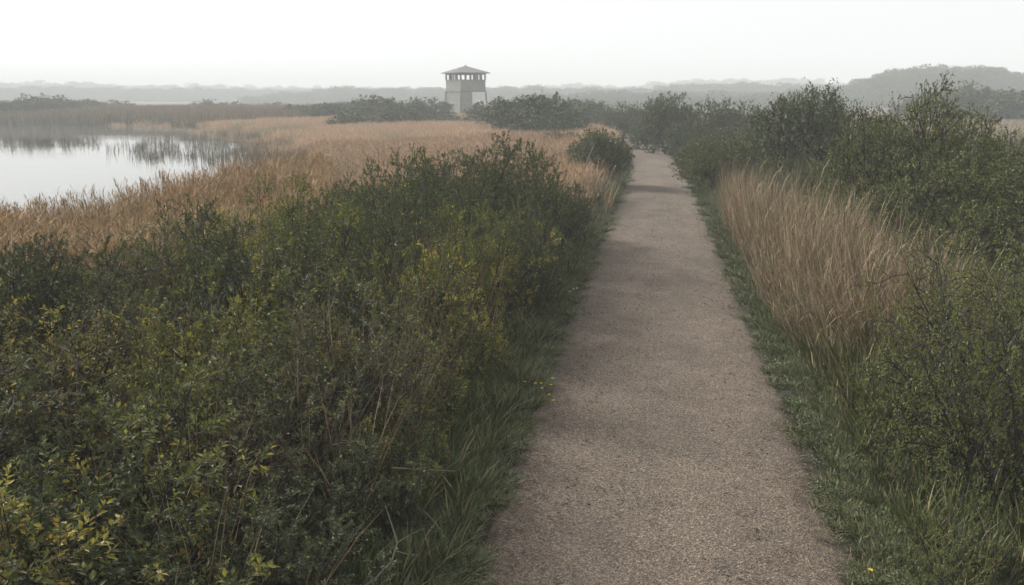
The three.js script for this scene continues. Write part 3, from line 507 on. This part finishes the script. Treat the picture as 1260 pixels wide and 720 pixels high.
// ---------------------------------------------------------------- hills and their woods
{
  const crownGeo = (seed) => { const R = rng(seed), b = new Builder(); const lobes = Array.from({ length: 7 }, () => [(R() - 0.5) * 1.3, 0.35 + 0.5 * R(), (R() - 0.5) * 1.3, 0.28 + 0.25 * R()]); for (let i = 0; i < 760; i++) { const L = lobes[Math.floor(R() * 7)], a = R() * 6.28, u = R() * 2 - 1, s = Math.sqrt(1 - u * u), r = L[3] * (0.75 + 0.3 * R()), d = V(Math.cos(a) * s, u, Math.sin(a) * s); leaf(b, V(L[0] + d.x * r, Math.max(0, L[1] + d.y * r), L[2] + d.z * r), d.clone().add(V(R() - 0.5, R() - 0.5, R() - 0.5)).normalize(), 0.10 + 0.08 * R(), 0.09, R() * 3, jit([0.052, 0.066, 0.026], R, 0.3), R); } return b.geometry(); };
  const crowns = [901, 902, 903].map(crownGeo), R = rng(95);
  const ridges = [
    { name: 'hill_ridge', label: 'wooded hill rising behind the hawthorns under the haze', d: 300, depth: 55, tops: [[640, 119], [760, 117], [900, 119], [1000, 116], [1045, 108], [1090, 94], [1130, 90], [1180, 91], [1210, 90], [1260, 100], [1320, 106], [1420, 112], [1560, 116]], tree: 3.6 },
    { name: 'hill_ridge', label: 'low wooded ridge behind the watchtower and the path bend', d: 410, depth: 60, tops: [[300, 117], [420, 111], [520, 110], [620, 110], [700, 110], [760, 111], [840, 107], [900, 105], [960, 106], [1020, 107], [1100, 108], [1250, 112]], tree: 3.6 },
    { name: 'hill_ridge', label: 'faint low ridge across the pond under the haze', d: 540, depth: 65, tops: [[-400, 113], [-100, 112], [0, 110], [60, 110], [130, 110], [180, 111], [260, 110], [330, 112], [440, 112], [520, 114], [640, 118]], tree: 3.6 },
    { name: 'hill_ridge', label: 'farthest pale ridge barely showing above the other hills', d: 760, depth: 80, tops: [[-400, 107], [0, 106], [80, 105], [150, 107], [300, 108], [500, 110], [640, 109], [710, 104], [760, 108], [800, 103], [860, 102], [900, 100], [980, 99], [1020, 104], [1100, 103], [1300, 106], [1500, 110]], tree: 5.0 },
  ];
  for (const r of ridges) {
    const top = (px) => { const t = interp(r.tops, px), el = (118 - t) / FOCAL * Math.cos(PITCH); return Math.max(0.5, EYE + el * r.d * 1.03 - r.tree * 0.62); };
    const b = new Builder(), px0 = r.tops[0][0], px1 = r.tops[r.tops.length - 1][0], nx = 120, ny = 16;
    const hAt = (px, s) => { const edge = smooth(px0 - 40, px0 + 120, px) * smooth(px1 + 40, px1 - 120, px); return top(px) * edge * Math.pow(Math.cos(s * Math.PI / 2), 1.2) * (1 + 0.12 * fbm(px * 0.02, s * 2.2, r.d, 3)) - 0.6; };
    for (let j = 0; j <= ny; j++) for (let i = 0; i <= nx; i++) { const px = lerp(px0 - 40, px1 + 40, i / nx), s = j / ny * 2 - 1, p = column(px, r.d + s * r.depth); b.vert(p.x, hAt(px, s), p.z, jit([0.09, 0.085, 0.045], R, 0.25)); }
    for (let j = 0; j < ny; j++) for (let i = 0; i < nx; i++) { const a = j * (nx + 1) + i; b.tri(a, a + 1, a + nx + 1); b.tri(a + 1, a + nx + 2, a + nx + 1); }
    const g = b.geometry(); g.computeVertexNormals();
    tag(meshOf(r.name, g, new THREE.MeshStandardMaterial({ vertexColors: true, roughness: 1 }), scene), r.label, 'hill', null, 'structure');
    const spots = [];
    for (let k = 0; k < 2400; k++) {
      const px = lerp(Math.max(px0, -150), Math.min(px1, 1420), R()), s = -0.95 + 1.25 * Math.pow(R(), 0.8), p = column(px, r.d + s * r.depth), sc = r.tree * (0.5 + 0.55 * R() * R()) * (1.1 + 0.6 * fbm(px * 0.03, s * 3, 5, 2));
      if (fbm(px * 0.012, s * 1.5, r.d + 3, 2) < -0.3) continue;
      spots.push([p.x, p.z, R() * 6.28, sc * 1.1, sc * (0.8 + 0.25 * R()), tone(R, 0.3), hAt(px, s) - 0.3]);
    }
    scatter('hill_wood', crowns, dullLeafMaterial, spots, 'trees covering the ' + r.label.replace(/wooded /, ''), 'woodland');
  }
}

// ---------------------------------------------------------------- watchtower
{
  const o = new THREE.Group(); o.name = 'watchtower'; scene.add(o);
  tag(o, 'square grey timber watchtower with hipped roof and a row of viewing slots', 'tower');
  const D = 125, p = column(567, D), S = 4.0, H = 6.2;                                            // the near corner stands at the group's origin
  o.position.set(p.x, groundY(p.x, p.z) - 0.05, p.z);
  o.rotation.y = Math.atan2(-p.x, -p.z) + 31 * Math.PI / 180;                                     // u: along the broad face (+x), depth: -z
  const view = Math.atan2(-p.x, -p.z);
  o.rotation.y = view + 31 * Math.PI / 180;
  const N = 128, d = new Uint8Array(N * N * 4); for (let j = 0; j < N; j++) for (let i = 0; i < N; i++) { const k = (j * N + i) * 4, board = Math.floor(i / 8), v = 205 + 30 * per.noise(board * 3.7, j * 0.05, 1) + 22 * per.noise(i * 0.9, j * 0.06, 4); d[k] = v; d[k + 1] = v; d[k + 2] = v; d[k + 3] = 255; }
  const t = new THREE.DataTexture(d, N, N); t.wrapS = t.wrapT = THREE.RepeatWrapping; t.magFilter = THREE.LinearFilter; t.colorSpace = THREE.SRGBColorSpace; t.needsUpdate = true;
  const wood = new THREE.MeshStandardMaterial({ color: new THREE.Color().setRGB(0.30, 0.305, 0.29), map: t, roughness: 0.9 }), frame = new THREE.MeshStandardMaterial({ color: new THREE.Color().setRGB(0.19, 0.192, 0.18), map: t, roughness: 0.9 }), tiles = new THREE.MeshStandardMaterial({ color: new THREE.Color().setRGB(0.16, 0.16, 0.155), map: t, roughness: 0.85 });
  const box = (name, mat, x0, x1, y0, y1, z0, z1, parent = o) => { const g = new THREE.BoxGeometry(x1 - x0, y1 - y0, z1 - z0); g.translate((x0 + x1) / 2, (y0 + y1) / 2, -(z0 + z1) / 2); return meshOf(name, g, mat, parent); };
  const wall = 0.08, cab = 3.75, sill = 5.15, eave = 6.05;
  // lower shaft: narrow side wall and part of the broad side
  box('side_wall', wood, 0.004, wall, 0, cab - 0.15, 0.1, S - 0.1);
  box('front_wall', wood, 0.1, 1.85, 0, cab - 0.15, 0.004, wall);
  box('shaft_wall', wood, 1.77, 1.85, 0, cab - 0.15, wall + 0.002, S - 0.1);
  box('back_wall', wood, 0.1, 1.85, 0, cab - 0.15, S - wall, S - 0.004);
  box('lower_panel', wood, 1.86, S - 0.16, 0, 1.85, 0.01, wall);
  box('lower_panel', wood, S - wall, S - 0.01, 0, 1.85, 0.16, S - 0.16);
  box('floor', frame, -0.06, S + 0.06, cab - 0.15, cab, -0.06, S + 0.06);
  // cabin walls
  box('cabin_wall', wood, 0.0, S, cab + 0.002, sill, 0.0, wall);
  box('cabin_wall', wood, 0.0, wall, cab + 0.002, sill, wall + 0.002, S - wall - 0.002);
  box('cabin_wall', wood, S - wall, S, cab + 0.002, sill, wall + 0.002, S - wall - 0.002);
  box('cabin_wall', wood, 0.0, S, cab + 0.002, sill, S - wall, S);
  box('sill', frame, -0.05, S + 0.05, sill + 0.002, sill + 0.07, -0.05, wall + 0.03); box('sill', frame, -0.05, wall + 0.03, sill + 0.002, sill + 0.07, wall + 0.033, S + 0.05);
  // posts between the slots
  const slot = (k, n) => wall / 2 + (S - wall) * k / n;
  for (let k = 0; k <= 5; k++) for (const z of [wall / 2, S - wall / 2]) { const c = slot(k, 5), w = k % 5 ? 0.13 : 0.11; box('mullion', frame, c - w, c + w, sill + 0.075, eave, z - 0.06, z + 0.06); }
  for (let k = 1; k < 4; k++) for (const x of [wall / 2, S - wall / 2]) { const c = slot(k, 4); box('mullion', frame, x - 0.06, x + 0.06, sill + 0.075, eave, c - 0.16, c + 0.16); }
  for (const [a, b2] of [[0, 1], [1, 0]]) { box('head_beam', frame, -0.04, S + 0.04, eave - 0.12, eave + 0.03, a ? S - wall - 0.05 : -0.05, a ? S + 0.05 : wall + 0.05); box('head_beam', frame, b2 ? -0.05 : S - wall - 0.05, b2 ? wall + 0.05 : S + 0.05, eave - 0.118, eave + 0.028, wall + 0.053, S - wall - 0.053); }
  // splayed corner posts
  for (const [x, z] of [[0, 0], [1, 0], [0, 1], [1, 1]]) { const b = new Builder(); tube(b, [V(x ? S + 0.18 : -0.18, -0.1, z ? -S - 0.18 : 0.18), V(x ? S + 0.03 : -0.03, cab - 0.16, z ? -S - 0.03 : 0.03)], 0.11, 0.10, 6, [1, 1, 1]); const g = b.geometry(); g.computeVertexNormals(); const n = g.attributes.position.count; g.setAttribute('uv', new THREE.Float32BufferAttribute(new Float32Array(n * 2), 2)); meshOf('corner_post', g, frame, o); }
  // hipped roof with a thick eave
  const g = new THREE.ConeGeometry((S / 2 + 0.5) * Math.SQRT2, 0.95, 4, 1); g.rotateY(Math.PI / 4); g.translate(S / 2, eave + 0.13 + 0.475, -S / 2);
  const roof = meshOf('roof', g, tiles, o);
  box('eave_board', frame, -0.5, S + 0.5, eave + 0.032, eave + 0.128, -0.5, S + 0.5, roof);
  const cap = new THREE.SphereGeometry(0.09, 10, 8); cap.translate(S / 2, eave + 1.1, -S / 2); meshOf('roof_cap', cap, frame, roof);
}

// ---------------------------------------------------------------- small things: pebbles, flowers, dead branches
{
  const R = rng(55), peb = [1, 2, 3].map((s) => { const q = rng(60 + s), g = new THREE.IcosahedronGeometry(1, 1), p = g.attributes.position, seen = {}; for (let i = 0; i < p.count; i++) { const k = [p.getX(i), p.getY(i), p.getZ(i)].map((v) => v.toFixed(3)).join(); const m = seen[k] ??= 0.75 + 0.4 * q(); p.setXYZ(i, p.getX(i) * m * 1.15, p.getY(i) * m * 0.6, p.getZ(i) * m * 0.9); } g.computeVertexNormals(); return g; }), spots = [];
  for (let k = 0; k < 15000; k++) {
    const z = -3.5 - 26 * Math.pow(R(), 2.0), s = (R() + R() + R()) / 1.5 - 1, x = pathX(z) + s * 1.22; if (Math.abs(s) > 1) continue;
    const size = (0.0022 + 0.006 * Math.pow(R(), 4)) * lerp(1, 1.8, smooth(6, 24, -z)), m = 0.45 + 1.0 * R() * R();
    spots.push([x, z, R() * 6.28, size, size, [0.15 * m, 0.132 * m, 0.12 * m], 0.016 + 0.02 * (1 - s * s)]);
  }
  scatter('gravel', peb, new THREE.MeshStandardMaterial({ roughness: 0.9 }), spots, 'loose small stones scattered over the path surface', 'gravel');
  // flowers
  const petal = (seed, n, len, wid, color, centre) => { const q = rng(seed), b = new Builder(); for (let i = 0; i < n; i++) { const a = i / n * 6.283 + q() * 0.2; leaf(b, V(0, 0, 0), V(Math.cos(a), 0.35 + 0.3 * q(), Math.sin(a)).normalize(), len, wid, 0, jit(color, q, 0.1), q); } for (let i = 0; i < 5; i++) { const a = i * 1.26; leaf(b, V(0, 0.002, 0), V(Math.cos(a) * 0.5, 1, Math.sin(a) * 0.5).normalize(), len * 0.4, wid * 0.5, 0, centre, q); } return b.geometry(); };
  const stalk = (() => { const b = new Builder(); tube(b, [V(0, -0.17, 0), V(0.006, -0.08, 0.004), V(0, 0, 0)], 0.0025, 0.002, 4, [0.06, 0.085, 0.025]); leaf(b, V(0, -0.15, 0), V(0.8, 0.5, 0.2).normalize(), 0.06, 0.014, 0, [0.05, 0.075, 0.02]); leaf(b, V(0, -0.14, 0), V(-0.7, 0.5, -0.3).normalize(), 0.06, 0.014, 0, [0.05, 0.075, 0.02]); return b.geometry(); })();
  const yellow = petal(71, 12, 0.020, 0.010, [0.62, 0.46, 0.02], [0.5, 0.3, 0.02]), white = petal(72, 7, 0.024, 0.014, [0.7, 0.7, 0.66], [0.5, 0.4, 0.08]);
  const flower = (name, label, group, geo, px, py, h) => { const p = onPlane(px, py, h), o = new THREE.Group(); o.name = numbered(name); tag(o, label, 'flower', group); o.position.set(p.x, h, p.z); o.rotation.y = R() * 6; meshOf('blossom', geo, bladeMaterial, o); meshOf('stalk', stalk, bladeMaterial, o); scene.add(o); };
  for (const [px, py] of [[646, 470], [659, 472], [666, 472], [667, 478], [678, 474], [676, 486], [680, 466], [681, 493]]) flower('yellow_flower', 'small yellow flower on the verge below the thicket', 'yellow flowers on the verge', yellow, px, py, 0.16);
  for (const [px, py] of [[701, 359], [706, 356], [710, 355]]) flower('white_flower', 'small white flower at the thicket edge above the verge', 'white flowers at the thicket edge', white, px, py, 0.18);
  flower('lone_yellow_flower', 'single yellow flower in the turf across the path from the thicket', null, yellow, 1071, 702, 0.14);
  // bare dead branches
  const branch = (name, label, pts, r, twigs) => { const o = new THREE.Group(); o.name = numbered(name); tag(o, label, 'branch'); scene.add(o); const col = [0.12, 0.10, 0.08], b = new Builder(); tube(b, pts, r, r * 0.45, 6, col); meshOf('limb', b.geometry(), barkMaterial, o); for (const tw of twigs) { const c = new Builder(); tube(c, tw, r * 0.6, r * 0.25, 4, col); meshOf('twig', c.geometry(), barkMaterial, o); } };
  const A = (px, py, y) => onPlane(px, py, y);
  branch('dead_branch', 'forked pale dead branch lying out of the thicket over the verge', [A(430, 735, 0.30), A(462, 712, 0.33), A(482, 690, 0.36), A(489, 668, 0.40), A(480, 640, 0.46), A(474, 622, 0.5)], 0.007, [[A(489, 668, 0.40), A(505, 658, 0.42), A(523, 650, 0.43)], [A(487, 678, 0.38), A(500, 682, 0.38), A(515, 684, 0.37)]]);
  branch('bare_stick', 'straight pale stick leaning out of the thicket above the verge', [A(482, 576, 0.55), A(520, 578, 0.5), A(560, 580, 0.44)], 0.008, [[A(520, 578, 0.5), A(535, 588, 0.46)]]);
  branch('broken_stem', 'short dark broken stem sticking up above the thicket top', [V(...column(252, 11.6).toArray()).setY(0.4), V(...column(252, 11.6).toArray()).setY(1.0), V(...column(253, 11.6).toArray()).setY(1.56)], 0.022, []);
  branch('leaning_stem', 'pale dead stem leaning against the dark wispy shrub by the bend', [column(712, 27).setY(0.05), column(722, 27.6).setY(0.9), column(733, 28).setY(1.6)], 0.03, [[column(722, 27.6).setY(0.9), column(738, 27.8).setY(1.2)]]);
}
renderer.render(scene, camera);
